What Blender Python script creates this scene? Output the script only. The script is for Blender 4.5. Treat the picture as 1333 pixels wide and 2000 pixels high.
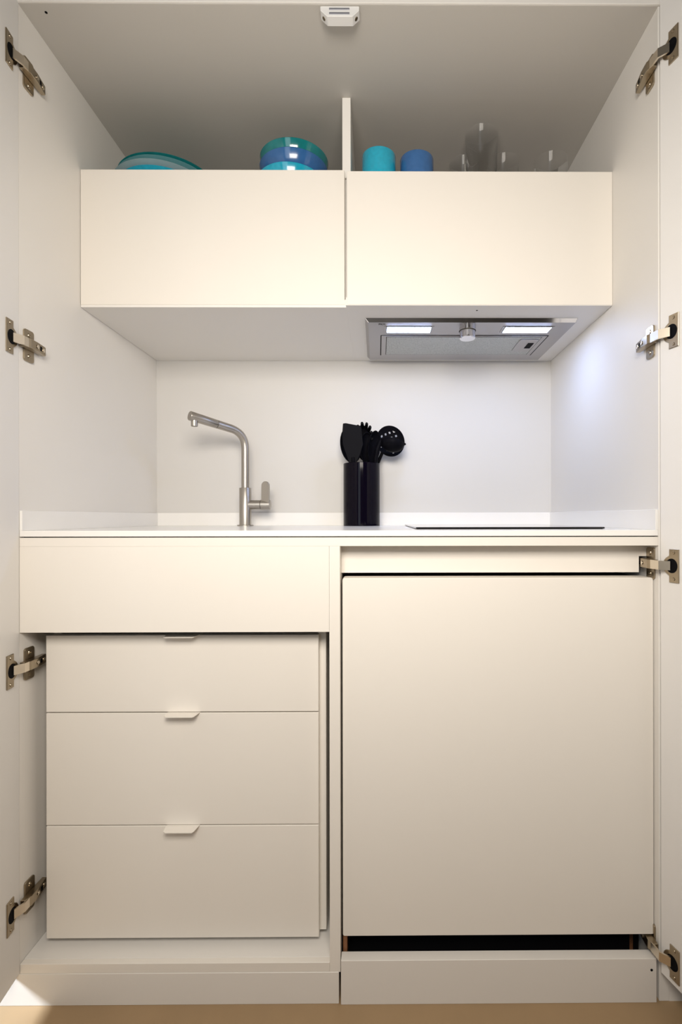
import bpy, bmesh, math, random
from mathutils import Vector, Matrix

random.seed(7)
for o in list(bpy.data.objects):
    bpy.data.objects.remove(o)
SC = bpy.context.scene
COL = SC.collection

# ------------------------------------------------------------------ camera
# one-point view of a shallow kitchen niche, seen 0.97 m in front of it
F = 990.0            # focal length in pixels of the 1333 x 2000 frame
D = 0.970            # camera distance to the front plane (y = 0)
CZ = 0.930           # camera height
VX, VY = 738.0, 1010.0
cam_d = bpy.data.cameras.new('camera')
cam = bpy.data.objects.new('camera', cam_d)
COL.objects.link(cam)
cam_d.sensor_fit = 'AUTO'
cam_d.sensor_width = 36.0
cam_d.lens = F / 2000.0 * 36.0
YAW = math.radians(0.34)
cam.location = (0, -D, CZ)
cam.rotation_mode = 'QUATERNION'
cam.rotation_quaternion = (Matrix.Rotation(-YAW, 4, 'Z') @ Matrix.Rotation(math.pi / 2, 4, 'X')
                           @ Matrix.Rotation(-0.0014, 4, 'Z')).to_quaternion()
cam_d.shift_x = -(VX + F * math.tan(YAW) - 666.5) / 2000.0
cam_d.shift_y = (VY - 1000.0) / 2000.0
cam_d.clip_start = 0.02
SC.camera = cam

# ------------------------------------------------------------------ world, lights, exposure
w = bpy.data.worlds.new('world')
SC.world = w
w.use_nodes = True
w.node_tree.nodes['Background'].inputs[0].default_value = (0.80, 0.90, 1.0, 1)
w.node_tree.nodes['Background'].inputs[1].default_value = 0.6

def area(name, loc, target, sx, sy, power, color, spread=180):
    l = bpy.data.lights.new(name, 'AREA')
    l.shape = 'RECTANGLE'; l.size = sx; l.size_y = sy
    l.energy = power; l.color = color
    l.spread = math.radians(spread)
    o = bpy.data.objects.new(name, l); COL.objects.link(o)
    o.location = loc
    o.rotation_euler = (Vector(target) - Vector(loc)).to_track_quat('-Z', 'Y').to_euler()
    return o

# daylight through the tall window behind the camera, an added warm key light beside the camera for falloff towards the edges, a lamp further left in the room
area('window_daylight', (-0.62, -1.88, 1.42), (-0.62, 0, 1.30), 0.62, 1.25, 4.0, (0.84, 0.92, 1.0))
area('added_key_light', (-0.03, -1.05, 1.42), (-0.02, 0.2, 1.03), 0.56, 0.40, 10.6, (1.0, 0.92, 0.82), 140)
area('side_lamp_light', (-1.95, -0.55, 1.22), (-0.68, 0.0, 0.03), 0.34, 0.34, 9.5, (0.80, 0.89, 1.0), 60)

vs = SC.view_settings
vs.view_transform = 'Standard'; vs.look = 'None'; vs.gamma = 1.0
vs.use_curve_mapping = False
vs.exposure = 0.10

# ------------------------------------------------------------------ helpers
def kk(y):
    return (D + y) / F
def at(px, py, y):
    """world point at depth y for a position measured in the photograph"""
    return Vector(((px - VX) * kk(y), y, CZ + (VY - py) * kk(y)))

ORI = {}
def tag(o, label=None, cat=None, group=None, kind=None):
    if label: o['label'] = label
    if cat: o['category'] = cat
    if group: o['group'] = group
    if kind: o['kind'] = kind
    return o

def thing(name, loc, label, cat, group=None):
    o = bpy.data.objects.new(name, None)
    COL.objects.link(o)
    o.location = loc; o.empty_display_size = 0.05
    ORI[o.name] = Vector(loc)
    return tag(o, label, cat, group)

def mk(name, bm, mat, parent=None, smooth=False):
    """bm holds world coordinates"""
    bmesh.ops.recalc_face_normals(bm, faces=bm.faces[:])
    me = bpy.data.meshes.new(name)
    if parent is not None:
        org = ORI[parent.name]
    else:
        xs = [v.co for v in bm.verts]
        org = Vector(((min(v.x for v in xs) + max(v.x for v in xs)) / 2,
                      (min(v.y for v in xs) + max(v.y for v in xs)) / 2, min(v.z for v in xs)))
    for v in bm.verts: v.co -= org
    bm.to_mesh(me); bm.free()
    me.materials.append(mat)
    if smooth:
        me.polygons.foreach_set('use_smooth', [True] * len(me.polygons))
        try:
            me.set_sharp_from_angle(angle=math.radians(38))
        except Exception:
            pass
    o = bpy.data.objects.new(name, me)
    COL.objects.link(o)
    if parent is not None:
        o.parent = parent
    else:
        o.location = org
    ORI[o.name] = org
    return o

def abox(bm, x0, x1, y0, y1, z0, z1, bev=0.0, seg=1):
    t = bmesh.new()
    bmesh.ops.create_cube(t, size=1.0)
    for v in t.verts:
        v.co = Vector(((x0 + x1) / 2 + v.co.x * (x1 - x0), (y0 + y1) / 2 + v.co.y * (y1 - y0),
                       (z0 + z1) / 2 + v.co.z * (z1 - z0)))
    if bev > 0:
        bmesh.ops.bevel(t, geom=t.edges[:], offset=bev, segments=seg, affect='EDGES', profile=0.5)
    join(bm, t)

def join(bm, t, mx=None):
    if mx is not None:
        bmesh.ops.transform(t, matrix=mx, verts=t.verts[:])
    m = bpy.data.meshes.new('tmp'); t.to_mesh(m); t.free()
    bm.from_mesh(m); bpy.data.meshes.remove(m)

def box(name, x0, x1, y0, y1, z0, z1, mat, parent=None, bev=0.0006, seg=1):
    bm = bmesh.new(); abox(bm, x0, x1, y0, y1, z0, z1, bev, seg)
    return mk(name, bm, mat, parent)

def alathe(bm, prof, c, n=40, axis=None):
    """prof = [(r, h)...] revolved about an axis through c (default +z)"""
    t = bmesh.new(); rings = []
    for r, h in prof:
        if r < 1e-6:
            rings.append([t.verts.new((0, 0, h))])
        else:
            rings.append([t.verts.new((r * math.cos(2 * math.pi * i / n), r * math.sin(2 * math.pi * i / n), h)) for i in range(n)])
    for a, b in zip(rings, rings[1:]):
        if len(a) == 1 and len(b) == 1: continue
        for i in range(n):
            j = (i + 1) % n
            if len(a) == 1: t.faces.new((a[0], b[i], b[j]))
            elif len(b) == 1: t.faces.new((a[i], a[j], b[0]))
            else: t.faces.new((a[i], a[j], b[j], b[i]))
    m = Matrix.Translation(Vector(c))
    if axis is not None:
        m = m @ Vector(axis).to_track_quat('Z', 'Y').to_matrix().to_4x4()
    join(bm, t, m)

def lathe(name, prof, c, mat, parent=None, n=40, axis=None):
    bm = bmesh.new(); alathe(bm, prof, c, n, axis)
    return mk(name, bm, mat, parent, smooth=True)

def atube(bm, pts, rad, n=16, flat=None):
    """round tube along pts (rad number or list); flat=(a,b) makes an elliptic section, b along a fixed reference"""
    pts = [Vector(p) for p in pts]
    if not isinstance(rad, (list, tuple)): rad = [rad] * len(pts)
    t = bmesh.new(); rings = []; ref = None
    for i, p in enumerate(pts):
        d = (pts[min(i + 1, len(pts) - 1)] - pts[max(i - 1, 0)]).normalized()
        if ref is None:
            ref = Vector((0, 1, 0)) if abs(d.y) < 0.9 else Vector((1, 0, 0))
        s = d.cross(ref).normalized(); u = s.cross(d).normalized(); ref = u
        fa, fb = flat if flat else (1, 1)
        rings.append([t.verts.new(p + s * (rad[i] * fa * math.cos(2 * math.pi * q / n)) + u * (rad[i] * fb * math.sin(2 * math.pi * q / n))) for q in range(n)])
    for a, b in zip(rings, rings[1:]):
        for i in range(n):
            j = (i + 1) % n
            t.faces.new((a[i], a[j], b[j], b[i]))
    t.faces.new(rings[0][::-1]); t.faces.new(rings[-1])
    join(bm, t)

def tube(name, pts, rad, mat, parent=None, n=16, flat=None):
    bm = bmesh.new(); atube(bm, pts, rad, n, flat)
    return mk(name, bm, mat, parent, smooth=True)

def aprism(bm, poly, origin, u, v, nrm, h, bev=0.0):
    """polygon (list of 2D) in the plane origin + u,v extruded by h along nrm"""
    t = bmesh.new()
    o = Vector(origin); u = Vector(u); v = Vector(v); nrm = Vector(nrm)
    lo = [t.verts.new(o + u * a + v * b) for a, b in poly]
    hi = [t.verts.new(o + u * a + v * b + nrm * h) for a, b in poly]
    t.faces.new(lo[::-1]); t.faces.new(hi)
    for i in range(len(poly)):
        j = (i + 1) % len(poly)
        t.faces.new((lo[i], lo[j], hi[j], hi[i]))
    if bev > 0:
        bmesh.ops.recalc_face_normals(t, faces=t.faces[:])
        bmesh.ops.bevel(t, geom=t.edges[:], offset=bev, segments=1, affect='EDGES')
    join(bm, t)

def prism(name, poly, origin, u, v, nrm, h, mat, parent=None, bev=0.0):
    bm = bmesh.new(); aprism(bm, poly, origin, u, v, nrm, h, bev)
    return mk(name, bm, mat, parent)

def rrect(a0, a1, b0, b1, r, n=4):
    out = []
    for cx, cy, s in ((a1 - r, b1 - r, 0), (a0 + r, b1 - r, 1), (a0 + r, b0 + r, 2), (a1 - r, b0 + r, 3)):
        for i in range(n + 1):
            a = (s + i / n) * math.pi / 2
            out.append((cx + r * math.cos(a), cy + r * math.sin(a)))
    return out

# ------------------------------------------------------------------ materials
def mat(name, col, rough=0.5, metal=0.0, spec=0.5, coat=0.0, var=0.0, vscale=6.0, bump=0.0, bscale=300.0,
        trans=0.0, ior=1.45, emit=None, estr=0.0, stretch=None):
    m = bpy.data.materials.new(name); m.use_nodes = True
    nt = m.node_tree; b = nt.nodes['Principled BSDF']
    b.inputs['Base Color'].default_value = (*col, 1)
    b.inputs['Roughness'].default_value = rough
    b.inputs['Metallic'].default_value = metal
    b.inputs['Specular IOR Level'].default_value = spec
    b.inputs['Coat Weight'].default_value = coat
    b.inputs['Coat Roughness'].default_value = 0.08
    b.inputs['Transmission Weight'].default_value = trans
    b.inputs['IOR'].default_value = ior
    if emit:
        b.inputs['Emission Color'].default_value = (*emit, 1)
        b.inputs['Emission Strength'].default_value = estr
    tc = nt.nodes.new('ShaderNodeTexCoord')
    mp = nt.nodes.new('ShaderNodeMapping')
    nt.links.new(tc.outputs['Object'], mp.inputs[0])
    if stretch: mp.inputs['Scale'].default_value = stretch
    if var > 0:
        n = nt.nodes.new('ShaderNodeTexNoise'); n.inputs['Scale'].default_value = vscale; n.inputs['Detail'].default_value = 4
        nt.links.new(mp.outputs[0], n.inputs['Vector'])
        mx = nt.nodes.new('ShaderNodeMix'); mx.data_type = 'RGBA'
        mx.inputs[6].default_value = (*[c * (1 - var) for c in col], 1)
        mx.inputs[7].default_value = (*[min(1, c * (1 + var)) for c in col], 1)
        nt.links.new(n.outputs[0], mx.inputs[0]); nt.links.new(mx.outputs[2], b.inputs['Base Color'])
    if bump > 0:
        n2 = nt.nodes.new('ShaderNodeTexNoise'); n2.inputs['Scale'].default_value = bscale
        nt.links.new(mp.outputs[0], n2.inputs['Vector'])
        bp = nt.nodes.new('ShaderNodeBump'); bp.inputs['Strength'].default_value = bump; bp.inputs['Distance'].default_value = 0.0005
        nt.links.new(n2.outputs[0], bp.inputs['Height']); nt.links.new(bp.outputs[0], b.inputs['Normal'])
    return m

M_FRONT = mat('cream_laminate', (0.83, 0.788, 0.725), 0.42, spec=0.35, var=0.012, vscale=3, bump=0.05, bscale=700)
M_PANEL = mat('white_laminate', (0.82, 0.795, 0.755), 0.45, spec=0.35, var=0.012, vscale=3, bump=0.05, bscale=700)
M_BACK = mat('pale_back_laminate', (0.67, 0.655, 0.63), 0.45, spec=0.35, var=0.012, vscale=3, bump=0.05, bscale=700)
M_CEIL = mat('shaded_top_board', (0.54, 0.515, 0.475), 0.5, spec=0.3, var=0.012, vscale=3, bump=0.05, bscale=700)  # side panel tone darkened, the shade under the top is in the colour
M_DOORP = mat('white_door_laminate', (0.82, 0.805, 0.785), 0.45, spec=0.35, var=0.012, vscale=3, bump=0.05, bscale=700)
M_TOP = mat('white_worktop', (0.89, 0.875, 0.845), 0.22, spec=0.45, var=0.01, vscale=20)
M_PLINTH = mat('plinth_laminate', (0.80, 0.765, 0.715), 0.45, spec=0.35, var=0.015, vscale=4)
M_WALL = mat('room_paint', (0.27, 0.26, 0.24), 0.8, var=0.015, vscale=2, bump=0.1, bscale=150)
M_FLOOR = mat('tan_floor', (0.36, 0.245, 0.135), 0.38, spec=0.4, var=0.10, vscale=14, bump=0.05, bscale=120)
M_BLACK = mat('black_void', (0.004, 0.004, 0.005), 0.7, spec=0.1)
M_GAP = mat('dark_joint', (0.05, 0.045, 0.035), 0.8, spec=0.1)
M_STEEL = mat('brushed_steel', (0.44, 0.41, 0.37), 0.34, metal=1.0, bump=0.10, bscale=200, stretch=(1, 1, 8))
M_HOOD = mat('hood_steel', (0.40, 0.39, 0.40), 0.38, metal=1.0, bump=0.08, bscale=200, stretch=(12, 1, 1))
M_CHROME = mat('polished_steel', (0.72, 0.72, 0.75), 0.08, metal=1.0)
M_NICKEL = mat('hinge_nickel', (0.40, 0.335, 0.245), 0.28, metal=1.0, var=0.06, vscale=60)
M_NICKELB = mat('hinge_bright', (0.78, 0.70, 0.58), 0.32, metal=1.0)
M_PLAST = mat('white_plastic', (0.80, 0.80, 0.79), 0.35)
M_GREYM = mat('grey_magnet', (0.38, 0.39, 0.44), 0.4, metal=0.6)
M_BLKP = mat('black_nylon', (0.004, 0.004, 0.006), 0.48, spec=0.045)
M_BLKG = mat('black_gloss', (0.003, 0.002, 0.006), 0.06, spec=0.15)
M_HOB = mat('black_hob_glass', (0.006, 0.006, 0.007), 0.05, spec=0.5)
M_GLASS = mat('clear_glass', (1, 1, 1), 0.0, trans=1.0, ior=1.30)
M_WOOD = mat('reddish_wood', (0.25, 0.11, 0.05), 0.6, var=0.3, vscale=40)
M_TEAL = mat('teal_glaze', (0.010, 0.19, 0.20), 0.12, coat=0.6, var=0.25, vscale=45)
M_TURQ = mat('turquoise_glaze', (0.015, 0.38, 0.55), 0.15, coat=0.5, var=0.18, vscale=120)
M_BLUE = mat('blue_glaze', (0.035, 0.13, 0.34), 0.18, coat=0.5, var=0.15, vscale=90)
M_GREYB = mat('grey_blue_glaze', (0.33, 0.45, 0.48), 0.18, coat=0.5, var=0.08, vscale=40)
M_PALEB = mat('pale_blue_glaze', (0.13, 0.33, 0.36), 0.16, coat=0.5, var=0.08, vscale=40)
M_LAMP = mat('hood_lamp_glow', (0.9, 0.9, 1.0), 0.4, emit=(0.46, 0.60, 1.0), estr=54.0)
M_WINF = mat('window_frame_paint', (0.8, 0.8, 0.78), 0.5)

# perforated aluminium of the hood filter
M_MESH = mat('filter_mesh', (0.50, 0.52, 0.52), 0.40, metal=1.0)
nt = M_MESH.node_tree; b = nt.nodes['Principled BSDF']
tc = nt.nodes.new('ShaderNodeTexCoord'); vo = nt.nodes.new('ShaderNodeTexVoronoi')
vo.inputs['Scale'].default_value = 230; vo.inputs['Randomness'].default_value = 0.15
nt.links.new(tc.outputs['Object'], vo.inputs['Vector'])
rp = nt.nodes.new('ShaderNodeValToRGB')
rp.color_ramp.elements[0].position = 0.22; rp.color_ramp.elements[0].color = (0.10, 0.10, 0.11, 1)
rp.color_ramp.elements[1].position = 0.36; rp.color_ramp.elements[1].color = (0.44, 0.46, 0.46, 1)
nt.links.new(vo.outputs['Distance'], rp.inputs[0]); nt.links.new(rp.outputs[0], b.inputs['Base Color'])

# ------------------------------------------------------------------ main dimensions
XL, XR = -0.684, 0.540        # inner faces of the niche side panels
YB = 0.603                    # niche back
ZT = 1.910                    # underside of the niche top panel
ZW = 0.9045                   # worktop surface
TH = 0.019

# ------------------------------------------------------------------ the setting
def struct(o, label=None):
    o['kind'] = 'structure'
    if label: o['label'] = label
    return o

RX0, RX1, RY0, RZ1 = -2.30, 1.90, -2.00, 2.50
struct(box('floor', RX0 - 0.1, RX1 + 0.1, RY0 - 0.1, YB + 0.1, -0.10, 0.0, M_FLOOR, bev=0), 'tan smooth floor in front of the kitchen niche')
struct(box('wall_left', XL - TH, XL, 0.0, YB, 0.0605, ZT, M_PANEL), 'white left side panel of the niche')
struct(box('wall_right', XR, XR + TH, 0.0, YB, 0.0, ZT, M_PANEL), 'white right side panel of the niche')
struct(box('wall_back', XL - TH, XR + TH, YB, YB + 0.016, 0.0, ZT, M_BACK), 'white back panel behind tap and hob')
ceil = struct(box('ceiling', XL - TH, XR + TH, 0.0, YB + 0.016, ZT, ZT + 0.030, M_CEIL), 'top panel roofing the niche, shade put into its colour')
struct(box('trim_1', XL - TH, XR + TH, -0.0045, 0.0, ZT, ZT + 0.030, M_PANEL), 'pale front edge of the niche top panel')
h = at(94, 27, 0); yy = 0.98 * F / (VY - 27) - D
lathe('screw_hole', [(0, -0.0006), (0.0026, -0.0006), (0.0026, 0.0004), (0, 0.0004)], ((94 - VX) * kk(yy), yy, ZT), M_BLACK, ceil, n=12)
# room around the camera
struct(box('wall_front_left', RX0, XL - TH, 0.0, 0.10, 0.0, RZ1, M_WALL, bev=0))
struct(box('wall_front_right', XR + TH, RX1, 0.0, 0.10, 0.0, RZ1, M_PANEL, bev=0), 'pale wall panel right of the niche')
struct(box('wall_front_top', XL - TH, XR + TH, 0.006, 0.10, ZT + 0.030, RZ1, M_WALL, bev=0))
struct(box('wall_room_left', RX0 - 0.1, RX0, RY0 - 0.1, 0.10, 0.0, RZ1, M_WALL, bev=0))
struct(box('wall_room_right', RX1, RX1 + 0.1, RY0 - 0.1, 0.10, 0.0, RZ1, M_WALL, bev=0))
struct(box('ceiling_room', RX0 - 0.1, RX1 + 0.1, RY0 - 0.1, 0.10, RZ1, RZ1 + 0.1, M_WALL, bev=0))
WX0, WX1, WZ0, WZ1 = -0.97, -0.27, 0.75, 2.08
bm = bmesh.new()
abox(bm, RX0, WX0, RY0 - 0.1, RY0, 0, RZ1); abox(bm, WX1, RX1, RY0 - 0.1, RY0, 0, RZ1)
abox(bm, WX0, WX1, RY0 - 0.1, RY0, 0, WZ0); abox(bm, WX0, WX1, RY0 - 0.1, RY0, WZ1, RZ1)
struct(mk('wall_rear', bm, M_WALL))
win = thing('window_1', (-0.62, RY0 - 0.05, WZ0), None, None); win['kind'] = 'structure'
bm = bmesh.new()
for a in ((WX0, WX0 + 0.05, WZ0, WZ1), (WX1 - 0.05, WX1, WZ0, WZ1), (WX0 + 0.05, WX1 - 0.05, WZ0, WZ0 + 0.05), (WX0 + 0.05, WX1 - 0.05, WZ1 - 0.05, WZ1)):
    abox(bm, a[0], a[1], RY0 - 0.07, RY0 - 0.02, a[2], a[3], 0.003)
mk('window_frame', bm, M_WINF, win)
box('window_pane', WX0 + 0.05, WX1 - 0.05, RY0 - 0.048, RY0 - 0.042, WZ0 + 0.05, WZ1 - 0.05, M_GLASS, win, bev=0)

# cupboard doors standing open on both sides
def open_door(name, x0, y0, ang, side, label):
    a = math.radians(ang)
    e = Vector((math.sin(a), -math.cos(a), 0))           # away from the niche
    n = Vector((math.cos(a), math.sin(a), 0)) * side     # inner face normal
    bm = bmesh.new()
    o = Vector((x0, y0, 0.062))
    aprism(bm, [(0, 0), (0.61, 0), (0.61, 1.865), (0, 1.865)], o, e, (0, 0, 1), -n, 0.020, 0.0008)
    ob = mk(name, bm, M_DOORP)
    struct(ob, label)
    return o, e, n
DL = open_door('door_1', XL + 0.001, -0.0008, 7.0, 1, 'white cupboard door standing open at the left edge')
DR = open_door('door_2', XR - 0.001, -0.0078, 17.0, -1, 'white cupboard door standing open at the right edge')

# plinths
struct(box('baseboard_left', -0.90, -0.0752, -0.0008, 0.016, 0.0, 0.0605, M_PLINTH), 'pale plinth strip under the drawer compartment')
br = struct(box('baseboard_right', -0.0712, 0.5335, -0.003, 0.018, 0.0, 0.0842, M_PLINTH), 'pale plinth board under the fridge')
p = at(1274, 1898, -0.003)
lathe('screw_hole', [(0, 0.0), (0.0024, 0.0), (0.0024, 0.0006), (0, 0.0006)], p, M_BLACK, br, n=12, axis=(0, -1, 0))

# ------------------------------------------------------------------ wall cabinets
ZU = 1.4145
def wall_cabinet(x0, x1, yf, zd0, zd1, dx0, dx1, label):
    t = thing('wall_cabinet', ((x0 + x1) / 2, YB, ZU), label, 'cabinet', 'cream wall cabinets above the worktop')
    box('bottom_panel', x0, x1, yf + 0.0015, YB - 0.001, ZU, ZU + 0.018, M_PANEL, t, bev=0)
    box('side_panel', x0, x0 + 0.016, yf + 0.021, YB - 0.001, ZU + 0.018, 1.704, M_PANEL, t)
    box('side_panel', x1 - 0.016, x1, yf + 0.021, YB - 0.001, ZU + 0.018, 1.704, M_PANEL, t)
    box('shelf', x0, x1, yf + 0.021, YB - 0.001, 1.704, 1.722, M_PANEL, t)
    box('cabinet_door', dx0, dx1, yf, yf + 0.0195, zd0, zd1, M_FRONT, t, bev=0.0008)
    return t
Y1, Y2 = 0.200, 0.188
wall_cabinet(XL + 0.001, -0.07175, Y1, CZ + 414.5 * kk(Y1), CZ + 678.0 * kk(Y1), XL + 0.001, (674.2 - VX) * kk(Y1),
             'cream wall cabinet on the left, plates and bowls standing on it')
cab2 = wall_cabinet(-0.07165, XR - 0.001, Y2, CZ + 415.0 * kk(Y2), CZ + 676.0 * kk(Y2), (678.8 - VX) * kk(Y2), XR - 0.0005,
             'cream wall cabinet on the right with the cooker hood set underneath')
yy = (ZU - CZ) * F / (VY - 606) - D
lathe('screw_hole', [(0, -0.0006), (0.0022, -0.0006), (0.0022, 0.0002), (0, 0.0002)], ((933 - VX) * kk(yy), yy, ZU), M_GAP, cab2, n=12)
tag(box('divider_panel', -0.0812, -0.0618, 0.214, YB - 0.002, 1.722, ZT - 0.0002, M_PANEL),
    'thin white upright divider between the bowls and the cups', 'divider')

# ------------------------------------------------------------------ cooker hood
HX0, HX1, HY0, HY1, HZ = -0.030, 0.4895, 0.2628, 0.562, 1.4045
hood = thing('cooker_hood', ((HX0 + HX1) / 2, (HY0 + HY1) / 2, HZ), 'built-in steel cooker hood with two lit lamps under the right cabinet', 'cooker hood')
bm = bmesh.new()
def frustum(bm, a, b, z0, z1):
    v0 = [bm.verts.new((x, y, z0)) for x, y in ((a[0], a[2]), (a[1], a[2]), (a[1], a[3]), (a[0], a[3]))]
    v1 = [bm.verts.new((x, y, z1)) for x, y in ((b[0], b[2]), (b[1], b[2]), (b[1], b[3]), (b[0], b[3]))]
    bm.faces.new(v0); bm.faces.new(v1)
    for i in range(4):
        j = (i + 1) % 4; bm.faces.new((v0[i], v0[j], v1[j], v1[i]))
frustum(bm, (HX0 + 0.008, HX1 - 0.004, HY0 + 0.003, HY1 - 0.003), (HX0, HX1, HY0, HY1), HZ, ZU - 0.0002)
mk('hood_plate', bm, M_HOOD, hood)
bm = bmesh.new()
d = 0.0004
vv = [bm.verts.new(c) for c in ((HX0 + 0.001, HY0 - d, ZU - 0.0004), (HX1 - 0.001, HY0 - d, ZU - 0.0004), (HX1 - 0.005, HY0 + 0.003 - d, HZ), (HX0 + 0.009, HY0 + 0.003 - d, HZ))]
v2 = [bm.verts.new(v.co + Vector((0, 0.0008, 0))) for v in vv]
bm.faces.new(vv); bm.faces.new(v2[::-1])
for i in range(4): bm.faces.new((vv[i], vv[(i + 1) % 4], v2[(i + 1) % 4], v2[i]))
mk('front_lip', bm, M_CHROME, hood)
for lx0, lx1 in ((0.0245, 0.1345), (0.3210, 0.4350)):
    lf = box('lamp_frame', lx0 - 0.0075, lx1 + 0.0075, 0.289, 0.330, HZ - 0.0012, HZ + 0.0002, M_HOOD, hood, bev=0.0004)
    box('lamp_seal', lx0 - 0.002, lx1 + 0.002, 0.2905, 0.3275, HZ - 0.0018, HZ - 0.0010, M_GAP, lf, bev=0)
    box('lamp_lens', lx0, lx1, 0.2925, 0.3265, HZ - 0.0026, HZ - 0.0012, M_LAMP, lf, bev=0.0003)
kx, ky = 0.2265, 0.302
kn = lathe('knob', [(0, 0), (0.0205, 0), (0.0205, 0.007), (0.0198, 0.0075), (0.0198, 0.026), (0.0185, 0.0275), (0, 0.0275)], (kx, ky, HZ), M_CHROME, hood, n=40, axis=(0, 0, -1))
lathe('knob_ring', [(0.0207, 0.0072), (0.0212, 0.0072), (0.0212, 0.0086), (0.0199, 0.0086)], (kx, ky, HZ), M_GAP, kn, n=40, axis=(0, 0, -1))
fr = box('filter_gap', 0.0085, 0.4490, 0.353, 0.5145, HZ - 0.0006, HZ + 0.0002, M_BLACK, hood, bev=0)
box('filter_frame', 0.0110, 0.4455, 0.3535, 0.5115, HZ - 0.0022, HZ - 0.0004, M_HOOD, hood, bev=0.0005)
ms = box('filter_mesh', 0.0250, 0.4320, 0.3590, 0.5000, HZ - 0.0030, HZ - 0.0020, M_MESH, hood, bev=0.0002)
box('mesh_gap', 0.0235, 0.4335, 0.3580, 0.5020, HZ - 0.0025, HZ - 0.0021, M_GAP, hood, bev=0)
la = prism('filter_latch', rrect(0.3800, 0.4300, 0.372, 0.468, 0.006), (0, 0, HZ - 0.0030), (1, 0, 0), (0, 1, 0), (0, 0, -1), 0.0016, M_HOOD, hood, 0.0004)
box('latch_slot', 0.4080, 0.4240, 0.398, 0.440, HZ - 0.0052, HZ - 0.0044, M_BLACK, la, bev=0)
fc = bpy.data.curves.new('logo', 'FONT'); fc.body = 'PKM'; fc.size = 0.0085; fc.extrude = 0.0001; fc.space_character = 1.05
fo = bpy.data.objects.new('logo_tmp', fc); COL.objects.link(fo)
bpy.context.view_layer.update()
me = bpy.data.meshes.new_from_object(fo.evaluated_get(bpy.context.evaluated_depsgraph_get()))
bm = bmesh.new(); bm.from_mesh(me); bpy.data.objects.remove(fo); bpy.data.meshes.remove(me)
bmesh.ops.transform(bm, matrix=Matrix.Translation((0.0030, 0.2825, HZ - 0.0004)) @ Matrix.Rotation(math.pi, 4, 'X') @ Matrix.Scale(1.9, 4, (0, 1, 0)), verts=bm.verts[:])
mk('logo', bm, M_BLACK, hood)

# ------------------------------------------------------------------ worktop, base cabinet
wt = thing('worktop', ((XL + XR) / 2, 0.3, ZW - 0.011), 'white worktop slab with low upstands along the walls', 'worktop')
box('slab', XL + 0.0005, XR - 0.0005, 0.0, YB - 0.0005, ZW - 0.0112, ZW, M_TOP, wt, bev=0.0008)
box('upstand', XL + 0.0005, XR - 0.0005, YB - 0.0065, YB - 0.0005, ZW, 0.9440, M_TOP, wt, bev=0.0006)
box('upstand', XL + 0.0005, XL + 0.0060, 0.0, YB - 0.0065, ZW, 0.9432, M_TOP, wt, bev=0.0006)
box('upstand', XR - 0.0060, XR - 0.0005, 0.0, YB - 0.0065, ZW, 0.9440, M_TOP, wt, bev=0.0006)

def X0(px): return (px - VX) * kk(0)
def Z0(py): return CZ + (VY - py) * kk(0)
bc = thing('base_cabinet', (-0.07, 0.3, 0.0605), 'cream base cabinet frame carrying the worktop', 'cabinet')
box('joint_strip', XL + 0.001, XR - 0.001, 0.012, 0.30, Z0(1050.2), ZW - 0.0114, M_GAP, bc, bev=0)
box('top_rail', XL + 0.0006, XR - 0.0006, 0.0, 0.045, Z0(1066.5), Z0(1049.4), M_FRONT, bc, bev=0.0003)
box('sink_front', XL + 0.0006, X0(643.2), 0.0, 0.018, Z0(1234.0), Z0(1066.6), M_FRONT, bc, bev=0.0003)
box('stile', X0(643.5), X0(664.2), 0.0, 0.50, Z0(1898.0), Z0(1066.6), M_FRONT, bc, bev=0.0003)
box('bottom_panel', XL + 0.0006, X0(643.4), 0.012, YB - 0.001, 0.0605, Z0(1878.5), M_PANEL, bc, bev=0.0004)
box('bottom_edge', XL + 0.0006, X0(643.4), 0.0, 0.012, 0.0605, Z0(1879.0), M_FRONT, bc, bev=0.0006)
yf = 0.040
bm = bmesh.new()
fx0, fx1 = X0(664.2) + 0.0002, XR - 0.0006
zt, zb = Z0(1066.6), CZ + (VY - 1118.5) * kk(yf)
nx, nz = (1250 - VX) * kk(yf), CZ + (VY - 1087) * kk(yf)
aprism(bm, [(fx0, zb), (nx, zb), (nx, nz), (fx1, nz), (fx1, zt), (fx0, zt)], (0, yf, 0), (1, 0, 0), (0, 0, 1), (0, 1, 0), 0.016)
mk('filler_panel', bm, M_FRONT, bc)

# ------------------------------------------------------------------ drawer unit
dy = 0.040
du = thing('drawer_unit', (-0.385, 0.27, Z0(1878.5)), 'cream drawer unit with three drawers below the sink front', 'drawer unit')
cz0, cz1 = 0.0938, 0.700
cx0, cx1 = -0.655, (637 - VX) * kk(dy + 0.0185)
cy = dy + 0.0185
box('side_panel', cx0, cx0 + 0.016, cy, 0.52, cz0, cz1, M_FRONT, du)
box('side_panel', cx1 - 0.016, cx1, cy, 0.52, cz0, cz1, M_FRONT, du)
box('back_panel', cx0 + 0.016, cx1 - 0.016, 0.508, 0.52, cz0, cz1, M_FRONT, du)
box('base_panel', cx0 + 0.016, cx1 - 0.016, cy, 0.508, cz0, cz0 + 0.014, M_FRONT, du)
for fx in (cx0 + 0.03, cx1 - 0.03):
    for fy in (cy + 0.05, 0.47):
        lathe('foot', [(0, 0), (0.014, 0), (0.014, cz0 - Z0(1878.5)), (0, cz0 - Z0(1878.5))], (fx, fy, Z0(1878.5)), M_GAP, du, n=16)
dx0, dx1 = (92 - VX) * kk(dy), (622.3 - VX) * kk(dy)
kd = kk(dy)
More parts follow.
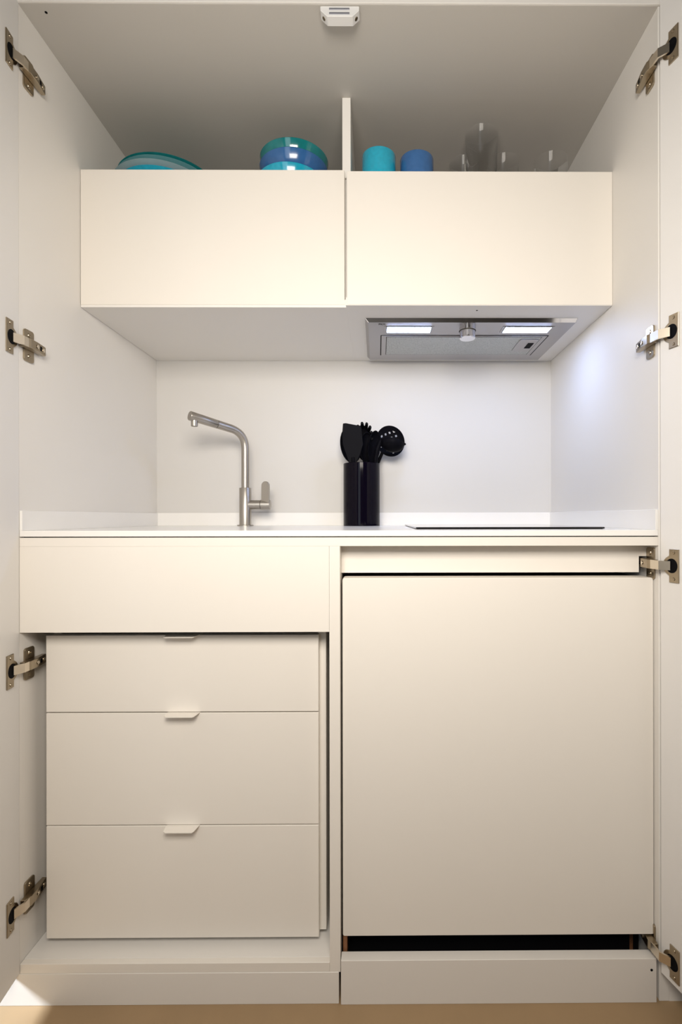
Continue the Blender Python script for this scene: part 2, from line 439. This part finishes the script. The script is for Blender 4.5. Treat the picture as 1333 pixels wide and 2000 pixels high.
for py0, py1, hx0, hx1 in ((1239.5, 1388.8, 327, 391), (1391.2, 1608.8, 328, 391), (1611.0, 1829.5, 326, 390)):
    z1, z0 = CZ + (VY - py0) * kd, CZ + (VY - py1) * kd
    dr = box('drawer', dx0, dx1, dy, dy + 0.018, z0, z1, M_FRONT, du, bev=0.0008)
    tx0, tx1 = (hx0 - VX) * kd, (hx1 - VX) * kd
    pr = 0.0245
    poly = [(tx0, 0.016), (tx0, 0), (tx0 + 0.0015, -pr + 0.004), (tx0 + 0.007, -pr), (tx1 - 0.0075, -pr), (tx1 - 0.0045, -pr + 0.0035), (tx1, 0), (tx1, 0.016)]
    prism('pull_tab', poly, (0, dy, z1 + 0.0001), (1, 0, 0), (0, 1, 0), (0, 0, 1), 0.0013, M_FRONT, dr)
    box('drawer_box', cx0 + 0.022, cx1 - 0.022, dy + 0.018, 0.50, z0 + 0.018, z1 - 0.03, M_PANEL, dr, bev=0)

# ------------------------------------------------------------------ refrigerator
fy = 0.016; kf = kk(fy)
fgx0, fgx1 = (669.0 - VX) * kf, (1278.6 - VX) * kf
fgz0, fgz1 = CZ + (VY - 1828.5) * kf, CZ + (VY - 1129.3) * kf
fg = thing('refrigerator', (0.23, 0.3, 0.0), 'low refrigerator with a plain cream door on the right', 'refrigerator')
bm = bmesh.new()
aprism(bm, rrect(fgx0, fgx1, fgz0, fgz1, 0.0035, 3), (0, fy, 0), (1, 0, 0), (0, 0, 1), (0, 1, 0), 0.040, 0.0012)
mk('fridge_door', bm, M_FRONT, fg)
box('fridge_body', fgx0 + 0.004, fgx1 - 0.006, 0.062, 0.560, 0.012, fgz1 - 0.004, M_BLACK, fg, bev=0.001)
box('toe_grille', fgx0 + 0.010, fgx1 - 0.028, 0.056, 0.0615, 0.030, fgz0 + 0.01, M_BLACK, fg, bev=0)
box('gasket', fgx0 + 0.006, fgx1 - 0.008, fy + 0.040, 0.0615, fgz0 + 0.012, fgz1 - 0.004, M_BLACK, fg, bev=0)
tag(box('wood_block', X0(668.0), X0(676.0), 0.022, 0.055, 0.0, 0.118, M_WOOD), 'small reddish wooden packing block at the left foot of the fridge', 'wood block')
tag(box('wood_block', 0.512, 0.521, 0.062, 0.095, 0.0, 0.103, M_WOOD), 'small reddish wooden packing block at the right foot of the fridge', 'wood block')

# ------------------------------------------------------------------ induction hob
hob = thing('induction_hob', (0.28, 0.3, ZW), 'flat black glass induction hob on the worktop', 'hob')
hx0, hx1, hy0, hy1 = 0.0800, 0.4755, 0.084, 0.525
prism('glass_plate', rrect(hx0, hx1, hy0, hy1, 0.004), (0, 0, ZW + 0.0006), (1, 0, 0), (0, 1, 0), (0, 0, 1), 0.0038, M_HOB, hob, 0.0010)
box('seal', hx0 + 0.004, hx1 - 0.004, hy0 + 0.004, hy1 - 0.004, ZW, ZW + 0.0007, M_BLACK, hob, bev=0)

# ------------------------------------------------------------------ kitchen tap
TX, TY = -0.387, 0.515
tap = thing('kitchen_tap', (TX, TY, ZW), 'brushed steel kitchen tap with angled spout and side lever', 'tap')
lathe('base_flange', [(0, 0), (0.0235, 0), (0.0235, 0.0028), (0.0225, 0.0036), (0, 0.0036)], (TX, TY, ZW), M_STEEL, tap)
lathe('body', [(0, 0.003), (0.0172, 0.003), (0.0172, 0.1105), (0.0165, 0.1115), (0.0115, 0.1115), (0, 0.1115)], (TX, TY, ZW), M_STEEL, tap)
corner = Vector((TX, TY, 1.1765)); end = Vector((-0.5050, 0.3950, 1.2035))
dd = (end - corner).normalized(); R = 0.048
pts = [Vector((TX, TY, ZW + 0.108)), Vector((TX, TY, 1.08)), corner - Vector((0, 0, R))]
for i in range(1, 12):
    t_ = i / 12
    a_, b_, c_ = corner - Vector((0, 0, R)), corner, corner + dd * R
    pts.append(a_ * (1 - t_) ** 2 + b_ * 2 * t_ * (1 - t_) + c_ * t_ ** 2)
pts.append(corner + dd * R)
seam = corner + dd * 0.090
pts.append(seam)
tube('spout', pts, [0.0112] * (len(pts) - 3) + [0.0114, 0.0117, 0.0119], M_STEEL, tap, n=24)
tube('spout_seam', [seam - dd * 0.0001, seam + dd * 0.0012], 0.0115, M_GAP, tap, n=24)
sh = tube('spray_head', [seam + dd * 0.0012, seam + dd * 0.0018, end - dd * 0.001, end], [0.0117, 0.0121, 0.0128, 0.0122], M_STEEL, tap, n=28)
nz = end - dd * 0.0135
lathe('nozzle', [(0, 0.006), (0.0088, 0.006), (0.0088, 0.0245), (0.0080, 0.0252), (0.0068, 0.0235), (0, 0.0235)], nz, M_STEEL, sh, n=24, axis=(0, 0, -1))
lathe('lever_neck', [(0, 0.010), (0.0138, 0.010), (0.0138, 0.0445), (0, 0.0445)], (TX, TY, 0.9665), M_STEEL, tap, n=28, axis=(1, 0, 0))
lathe('lever_seam', [(0, 0.0445), (0.0128, 0.0445), (0.0128, 0.0462), (0, 0.0462)], (TX, TY, 0.9665), M_GAP, tap, n=28, axis=(1, 0, 0))
lv = lathe('lever_hub', [(0, 0.0462), (0.0146, 0.0462), (0.0146, 0.0722), (0.0136, 0.0732), (0, 0.0732)], (TX, TY, 0.9665), M_STEEL, tap, n=28, axis=(1, 0, 0))
lx0, lx1 = TX + 0.0472, TX + 0.0715
poly = [(lx0, 0.9665), (lx1, 0.9665)] + [((lx0 + lx1) / 2 + 0.01215 * math.cos(a), 1.0225 + 0.0125 * math.sin(a)) for a in [math.pi * i / 10 for i in range(11)]]
ca, sa = math.cos(math.radians(-14)), math.sin(math.radians(-14))
lxm = (lx0 + lx1) / 2
prism('lever_blade', [(x - lxm, z - 0.9665) for x, z in poly], (lxm, TY - 0.0115, 0.9665), (ca, sa, 0), (0, 0.06, 1), (-sa, ca, 0), 0.007, M_STEEL, lv, 0.0012)

# ------------------------------------------------------------------ utensil holder and utensils
UX, UY, UR, UH = (707 - VX) * kk(0.53), 0.530, 0.0540, 0.183
tag(lathe('utensil_holder', [(0, 0), (UR - 0.001, 0), (UR, 0.001), (UR, UH - 0.001), (UR - 0.001, UH), (UR - 0.003, UH), (UR - 0.004, UH - 0.001), (UR - 0.004, 0.005), (0, 0.005)],
          (UX, UY, ZW + 0.0002), M_BLKG, n=64), 'glossy black cylindrical utensil holder on the worktop', 'utensil holder')

def handle(name_root, label, cat, foot, top):
    t = thing(name_root, foot, label, cat, 'black nylon utensils in the holder')
    return t

def bez(a, b, c, n=10):
    return [a * (1 - i / n) ** 2 + b * 2 * (i / n) * (1 - i / n) + c * (i / n) ** 2 for i in range(n + 1)]

def bowl_mesh(bm, c, xdir, zdir, rx, rz, depth, th=0.0022, n=28, m=7):
    """oval shell bowl; rim in the plane xdir/zdir, bulging along -normal"""
    xdir = Vector(xdir).normalized(); zdir = Vector(zdir).normalized(); nn = xdir.cross(zdir).normalized()
    c = Vector(c)
    def shell(s, dep):
        rings = []
        for j in range(m + 1):
            f = j / m
            r = math.sin(f * math.pi / 2); h_ = -dep * math.cos(f * math.pi / 2)
            if j == 0: rings.append([bm.verts.new(c + nn * h_)])
            else: rings.append([bm.verts.new(c + xdir * ((rx + s) * r * math.cos(2 * math.pi * i / n)) + zdir * ((rz + s) * r * math.sin(2 * math.pi * i / n)) + nn * h_) for i in range(n)])
        for a, b2 in zip(rings, rings[1:]):
            for i in range(n):
                j = (i + 1) % n
                if len(a) == 1: bm.faces.new((a[0], b2[i], b2[j]))
                else: bm.faces.new((a[i], a[j], b2[j], b2[i]))
        return rings[-1]
    o_ = shell(0, depth); i_ = shell(-th, depth - th)
    for i in range(n):
        j = (i + 1) % n
        bm.faces.new((o_[i], o_[j], i_[j], i_[i]))

ZF = ZW + 0.0062
def foot(dx, dy_):
    return Vector((UX + dx, UY + dy_, ZF))

# turner in front
t = thing('spatula', foot(0.004, -0.020), 'black nylon spatula with a broad slanted blade, front left in the holder', 'spatula', 'black nylon utensils in the holder')
ya = 0.494
P2 = [at(x, y, ya) for x, y in ((670.5, 827.0), (676, 826.3), (703.5, 831.5), (706.5, 834), (710, 868), (704, 888), (697, 903), (693, 915), (687, 915), (682, 903), (676, 885), (670.0, 868), (668.8, 850))]
bm = bmesh.new()
aprism(bm, [(p.x, p.z) for p in P2], (0, ya, 0), (1, 0, 0), (0, 0, 1), (0, 1, 0), 0.0026, 0.0008)
mk('blade', bm, M_BLKP, t)
tube('handle', [at(690, 893, ya - 0.001), at(691, 930, ya + 0.001), foot(0.004, -0.020)], [0.0045, 0.006, 0.0055], M_BLKP, t)
# spoon behind it
t = thing('spoon', foot(0.010, 0.010), 'black nylon serving spoon at the far left of the holder, behind the spatula', 'spoon', 'black nylon utensils in the holder')
bm = bmesh.new()
c = at(686, 869, 0.515)
bowl_mesh(bm, c, (1, 0, 0), (-0.10, 0, 1), 0.0315, 0.054, 0.016)
mk('bowl', bm, M_BLKP, t, smooth=True)
tube('handle', [c + Vector((0.003, 0.006, -0.045)), c + Vector((0.008, 0.004, -0.085)), foot(0.010, 0.010)], [0.004, 0.006, 0.0055], M_BLKP, t)
# pasta server
t = thing('pasta_server', foot(0.0, 0.020), 'black nylon pasta server with a toothed head in the middle of the holder', 'pasta server', 'black nylon utensils in the holder')
bm = bmesh.new()
c = at(712, 866, 0.540)
bowl_mesh(bm, c, (1, 0, 0.15), (-0.15, 0, 1), 0.0285, 0.0555, 0.014)
mk('bowl', bm, M_BLKP, t, smooth=True)
for (qx, qy) in ((700, 833), (708, 827.5), (717, 828.5), (723.5, 834.5), (726, 845), (727, 858), (697, 846)):
    q = at(qx, qy, 0.526)
    base = at(qx + (712 - qx) * 0.16, qy + (866 - qy) * 0.16, 0.540)
    tube('tooth', [base, q, q + Vector((0, -0.012, 0))], [0.0052, 0.0048, 0.0036], M_BLKP, t, n=10)
tube('handle', [c + Vector((0.001, 0.008, -0.036)), c + Vector((-0.001, 0.004, -0.08)), foot(0.0, 0.020)], [0.004, 0.006, 0.0055], M_BLKP, t)
# second spoon
t = thing('spoon', foot(-0.012, -0.010), 'black nylon spoon seen edge-on just left of the skimmer', 'spoon', 'black nylon utensils in the holder')
bm = bmesh.new()
c = at(732, 874, 0.512)
bowl_mesh(bm, c, (0.62, 0.78, 0), (0.10, 0, 1), 0.027, 0.050, 0.017)
mk('bowl', bm, M_BLKP, t, smooth=True)
tube('handle', [c + Vector((-0.004, 0.002, -0.044)), c + Vector((-0.012, 0.002, -0.08)), foot(-0.012, -0.010)], [0.0045, 0.006, 0.0055], M_BLKP, t)
# solid spoon in front of the gap
t = thing('spoon', foot(-0.004, -0.030), 'black nylon spoon standing low between spatula and skimmer', 'spoon', 'black nylon utensils in the holder')
bm = bmesh.new()
c = at(717, 874, 0.522)
bowl_mesh(bm, c, (1, 0.3, 0), (0.02, 0, 1), 0.021, 0.046, 0.013)
mk('bowl', bm, M_BLKP, t, smooth=True)
tube('handle', [c + Vector((0, 0, -0.042)), c + Vector((-0.002, -0.006, -0.08)), foot(-0.004, -0.030)], [0.0045, 0.006, 0.0055], M_BLKP, t)
# skimmer: round perforated dish
t = thing('skimmer', foot(-0.025, 0.012), 'black nylon skimmer with a round perforated head leaning right', 'skimmer', 'black nylon utensils in the holder')
c = at(763, 862.5, 0.550)
bm = bmesh.new()
N = 30
rx_, rz_ = 27.3 * kk(0.55), 30.5 * kk(0.55)
tilt = Matrix.Rotation(math.radians(-22), 3, 'Y')
grid = {}
def gp(i, j, off):
    a = -1 + 2 * i / N; b_ = -1 + 2 * j / N
    u_ = a * math.sqrt(max(0, 1 - b_ * b_ / 2)); v_ = b_ * math.sqrt(max(0, 1 - a * a / 2))
    rr = u_ * u_ + v_ * v_
    p_ = Vector((u_ * rx_, -0.010 * rr + off, v_ * rz_))
    return c + tilt @ p_
def hole(i, j):
    ci, cj = i - (N - 1) / 2, j - (N - 1) / 2
    if ci * ci + cj * cj > (N * 0.40) ** 2: return False
    return i % 5 in (2, 3) and j % 5 in (2, 3)
for lay in (0, 1):
    for i in range(N + 1):
        for j in range(N + 1):
            grid[i, j, lay] = bm.verts.new(gp(i, j, 0.002 * lay))
for i in range(N):
    for j in range(N):
        if hole(i, j): continue
        for lay in (0, 1):
            bm.faces.new([grid[q] for q in ((i, j, lay), (i + 1, j, lay), (i + 1, j + 1, lay), (i, j + 1, lay))])
        for (di, dj, e0, e1) in ((-1, 0, (i, j), (i, j + 1)), (1, 0, (i + 1, j), (i + 1, j + 1)), (0, -1, (i, j), (i + 1, j)), (0, 1, (i, j + 1), (i + 1, j + 1))):
            a_, b_ = i + di, j + dj
            if a_ < 0 or b_ < 0 or a_ >= N or b_ >= N or hole(a_, b_):
                bm.faces.new([grid[e0 + (0,)], grid[e1 + (0,)], grid[e1 + (1,)], grid[e0 + (1,)]])
mk('perforated_head', bm, M_BLKP, t, smooth=True)
tube('handle', [at(748, 883, 0.549), at(738, 905, 0.545), at(728, 930, 0.541), foot(-0.025, 0.012)], [0.0045, 0.0055, 0.006, 0.0055], M_BLKP, t)
# ladle
t = thing('ladle', foot(-0.030, -0.004), 'black nylon ladle with a pointed lip in front of the skimmer', 'ladle', 'black nylon utensils in the holder')
bm = bmesh.new()
c = at(767, 866, 0.505)
bowl_mesh(bm, c, (0.93, -0.25, -0.12), (0.22, 0.86, -0.46), 0.0345, 0.031, 0.024, th=0.002)
mk('bowl', bm, M_BLKP, t, smooth=True)
bm = bmesh.new()
a_ = at(790, 862, 0.500); b_ = at(787, 872, 0.500); tp = at(794, 867.5, 0.498)
aprism(bm, [(a_.x - 0.008, a_.z + 0.003), (tp.x, tp.z + 0.001), (tp.x, tp.z - 0.001), (b_.x - 0.004, b_.z - 0.001)], (0, 0.497, 0), (1, 0, 0), (0, 0, 1), (0, 1, 0), 0.008, 0.001)
mk('lip', bm, M_BLKP, t)
tube('handle', bez(at(744, 862, 0.508), at(735, 880, 0.506), at(734, 905, 0.510)) + [foot(-0.030, -0.004)], [0.0075] * 6 + [0.0065] * 5 + [0.0055], M_BLKP, t)

# ------------------------------------------------------------------ crockery above the wall cabinets
ZS = 1.7222
def shell_profile(outer, th):
    inner = [(max(0.0, r - th * 0.75), h_ + th) for r, h_ in outer[:-1]]
    inner = [(r, h_) for r, h_ in inner if r > 0.002]
    rim = outer[-1]
    return [(0, outer[0][1])] + outer + [(rim[0] - th * 0.3, rim[1] + th * 0.4), (rim[0] - th, rim[1])] + inner[::-1] + [(0, outer[0][1] + th)]
def plate(r, hgt, c, m, label, grp='plates stacked on the left cabinet'):
    o_ = [(r * 0.55, 0), (r * 0.57, 0.002), (r * 0.62, hgt * 0.30), (r * 0.72, hgt * 0.50), (r * 0.88, hgt * 0.80), (r, hgt)]
    tag(lathe('plate', shell_profile(o_, 0.004), c, m, n=64), label, 'plate', grp)
def bowl(r, hgt, c, m, label, grp='bowls stacked on the left cabinet'):
    o_ = [(r * 0.46, 0), (r * 0.50, 0.003), (r * 0.70, hgt * 0.22), (r * 0.86, hgt * 0.48), (r * 0.955, hgt * 0.75), (r, hgt)]
    tag(lathe('bowl', shell_profile(o_, 0.004), c, m, n=64), label, 'bowl', grp)

pcx = -0.548
plate(0.112, 0.046, (pcx, 0.350, ZS), M_TURQ, 'turquoise deep plate at the bottom of the plate stack')
plate(0.125, 0.026, (pcx - 0.002, 0.356, 1.7785 - 0.026), M_GREYB, 'grey-blue plate second from the bottom of the plate stack')
plate(0.123, 0.026, (pcx + 0.004, 0.357, 1.7895 - 0.026), M_PALEB, 'pale blue plate just under the teal one in the plate stack')
plate(0.124, 0.026, (pcx + 0.006, 0.360, 1.7975 - 0.026), M_TEAL, 'dark teal plate on top of the plate stack')

bcx = (575 - VX) * kk(0.315)
bowl(0.086, 0.053, (bcx - 0.006, 0.322, ZS), M_TURQ, 'bright turquoise bowl at the bottom of the bowl stack')
bowl(0.086, 0.055, (bcx, 0.322, 1.8105 - 0.055), M_BLUE, 'violet-blue bowl in the middle of the bowl stack')
bowl(0.086, 0.055, (bcx + 0.001, 0.322, 1.8335 - 0.055), M_TEAL, 'dark teal glossy bowl on top of the bowl stack')

def cup(px, r, top, m, label):
    cc = ((px - VX) * kk(0.28), 0.280, ZS)
    hgt = top - ZS
    o_ = [(r * 0.86, 0), (r * 0.95, 0.003), (r, 0.010), (r, hgt - 0.002), (r - 0.0008, hgt)]
    tag(lathe('cup', [(0, 0)] + o_ + [(r - 0.0035, hgt), (r - 0.004, hgt - 0.002), (r - 0.004, 0.012), (0, 0.006)], cc, m, n=56), label, 'cup', 'cups beside the divider')
cup(741.5, 0.0420, 1.8155, M_TURQ, 'turquoise straight-sided cup next to the divider')
cup(815.5, 0.0415, 1.8080, M_BLUE, 'blue straight-sided cup right of the turquoise cup')

def glass(px, y, rt, rb, hgt, label):
    cc = ((px - VX) * kk(y), y, ZS)
    th = 0.0013
    prof = [(0, 0), (rb - 0.001, 0), (rb, 0.0015), (rt, hgt - 0.0008), (rt - th / 2, hgt), (rt - th, hgt - 0.0008), (rb - th, 0.010), (0, 0.009)]
    tag(lathe('drinking_glass', prof, cc, M_GLASS, n=56), label, 'glass', 'clear glasses on the right cabinet')
glass(942.5, 0.300, 0.0410, 0.0335, 0.166, 'tall clear drinking glass, highest of the glasses')
glass(908, 0.405, 0.0400, 0.0340, 0.170 - 0.004, 'clear glass tucked behind the tall one, on its left')
glass(986, 0.372, 0.0400, 0.0340, 0.148, 'clear short glass just right of the tall glass')
glass(1078, 0.330, 0.0420, 0.0360, 0.122, 'clear short glass standing alone near the right side panel')

# ------------------------------------------------------------------ magnetic catch under the top panel
mc = thing('magnetic_catch', (X0(665), 0.012, ZT - 0.02), 'white plastic double magnetic door catch under the top panel', 'door catch')
mx0, mx1 = X0(627), X0(703.5)
poly = [(mx0, 0.0), (mx0, 0.008), (mx0 + 0.013, 0.020), (mx1 - 0.013, 0.020), (mx1, 0.008), (mx1, 0.0)]
bm = bmesh.new()
aprism(bm, [(x, -h_) for x, h_ in poly], (0, 0.0015, ZT - 0.0002), (1, 0, 0), (0, 0, 1), (0, 1, 0), 0.021, 0.0012)
mk('catch_body', bm, M_PLAST, mc)
for zz in (ZT - 0.0065, ZT - 0.0150):
    box('magnet_plate', X0(644.5), X0(684.5), 0.0004, 0.0030, zz - 0.0019, zz + 0.0019, M_GREYM, mc, bev=0.0004)
for s, xx in ((-1, mx0 + 0.0065), (1, mx1 - 0.0065)):
    nrm_ = Vector((s * 0.678, 0, -0.735))
    lathe('screw', [(0, 0), (0.0036, 0), (0.0036, 0.0010), (0, 0.0010)], Vector((xx, 0.0125, ZT - 0.0140)) + nrm_ * 0.0001, M_NICKEL, mc, n=14, axis=nrm_)

# ------------------------------------------------------------------ concealed hinges
def hinge(door, side, z, label, grp):
    o0, e, n = door
    xw = XL if side > 0 else XR
    wn = Vector((side, 0, 0)); up = Vector((0, 0, 1)); din = Vector((0, 1, 0))
    root = thing('cabinet_hinge', (xw, 0.0, z), label, 'hinge', grp)
    ob = Vector((o0.x, o0.y, z))
    # flange with a round bulge towards the niche
    R_ = 0.0180; tc_ = 0.0255
    pl = [(0.0425, -0.031), (0.0425, 0.031), (0.0215, 0.031)]
    pl += [(0.0215, math.sqrt(max(0, R_ * R_ - (0.0215 - tc_) ** 2)) + 0.001)]
    for i in range(1, 12):
        a = math.radians(104 + (256 - 104) * i / 12)
        pl.append((tc_ + R_ * math.cos(a), R_ * math.sin(a)))
    pl += [(0.0215, -math.sqrt(max(0, R_ * R_ - (0.0215 - tc_) ** 2)) - 0.001), (0.0215, -0.031)]
    fl = prism('cup_flange', pl, ob + n * 0.0001, e, up, n, 0.0024, M_NICKEL, root, 0.0005)
    # dark opening of the cup
    cp = [(0.0275 + 0.0125 * math.cos(2 * math.pi * i / 24), 0.0135 * math.sin(2 * math.pi * i / 24)) for i in range(24)]
    prism('cup_opening', cp, ob + n * 0.0024, e, up, n, 0.0004, M_BLACK, root)
    for zz in (-0.0245, 0.0245):
        lathe('screw', [(0, 0), (0.0034, 0), (0.0028, 0.0012), (0.0010, 0.0012), (0.0010, 0.0006), (0, 0.0006)], ob + e * 0.0315 + up * zz + n * 0.0024, M_NICKEL, fl, n=12, axis=n)
    # crank link from cup to arm
    pw = lambda yv, hv: Vector((xw, yv, z)) + wn * hv
    pd = lambda tv, hv: ob + e * tv + n * hv
    hw = 0.0085
    def strip(name, a, b_, c_, m):
        bm = bmesh.new()
        path = [a, b_, c_]
        th = 0.0035
        vs_ = []
        for i, q in enumerate(path):
            d_ = (path[min(i + 1, 2)] - path[max(i - 1, 0)]).normalized()
            nn = up.cross(d_) ; nn.normalize()
            if nn.dot(wn) < 0: nn = -nn
            vs_.append([bm.verts.new(q + up * s1 * hw + nn * s2) for s1, s2 in ((-1, 0), (1, 0), (1, -th), (-1, -th))])
        for a1, b1 in zip(vs_, vs_[1:]):
            for i in range(4):
                j = (i + 1) % 4; bm.faces.new((a1[i], a1[j], b1[j], b1[i]))
        bm.faces.new(vs_[0]); bm.faces.new(vs_[-1][::-1])
        return mk(name, bm, m, root)
    strip('crank_link', pd(0.026, 0.0045), pd(0.0095, 0.0150), pw(0.010, 0.0165), M_NICKELB)
    # arm body
    ap = [(-0.004, 0.004), (-0.004, 0.0125), (0.008, 0.0185), (0.030, 0.0175), (0.060, 0.0125), (0.060, 0.004)]
    bm = bmesh.new()
    aprism(bm, ap, Vector((xw, 0, z - 0.0088)), din, wn, up, 0.0176, 0.0006)
    ar = mk('arm', bm, M_NICKEL, root)
    dirv = (pw(0.060, 0.0125) - pw(0.030, 0.0175)).normalized(); nrm_ = up.cross(dirv)
    if nrm_.dot(wn) < 0: nrm_ = -nrm_
    q = pw(0.041, 0.0125 + (0.060 - 0.041) / 0.03 * 0.005)
    prism('arm_slot', [(-0.0032, -0.0042), (0.0032, -0.0042), (0.0032, 0.0042), (-0.0032, 0.0042)], q, dirv, up, nrm_, 0.0004, M_BLACK, ar)
    for yv in (0.0285, 0.0515):
        q = pw(yv, 0.0125 + (0.060 - yv) / 0.03 * 0.005)
        lathe('adjust_screw', [(0, 0), (0.0040, 0), (0.0040, 0.0007), (0.0030, 0.0010), (0.0018, 0.0004), (0, 0.0004)], q, M_NICKELB, ar, n=14, axis=nrm_)
    # mounting plate with two wings
    mp_ = prism('mounting_plate', rrect(0.0110, 0.0385, -0.0310, 0.0310, 0.005), Vector((xw, 0, z)) + wn * 0.0001, din, up, wn, 0.0035, M_NICKEL, root, 0.0006)
    for zz in (-0.0205, 0.0205):
        lathe('screw', [(0, 0), (0.0050, 0), (0.0042, 0.0014), (0.0016, 0.0014), (0.0016, 0.0006), (0, 0.0006)], Vector((xw, 0.025, z + zz)) + wn * 0.0035, M_NICKEL, mp_, n=14, axis=wn)

for z, l in ((1.793, 'nickel hinge of the left door, topmost, near the ceiling panel'), (1.2650, 'nickel hinge of the left door level with the wall cabinet bottom'),
             (0.646, 'nickel hinge of the left door beside the top drawer'), (0.194, 'nickel hinge of the left door beside the lowest drawer')):
    hinge(DL, 1, z, l, 'hinges of the left door')
for z, l in ((1.801, 'nickel hinge of the right door, topmost, near the ceiling panel'), (1.273, 'nickel hinge of the right door level with the cooker hood'),
             (0.839, 'nickel hinge of the right door just above the fridge'), (0.104, 'nickel hinge of the right door at the foot of the fridge')):
    hinge(DR, -1, z, l, 'hinges of the right door')
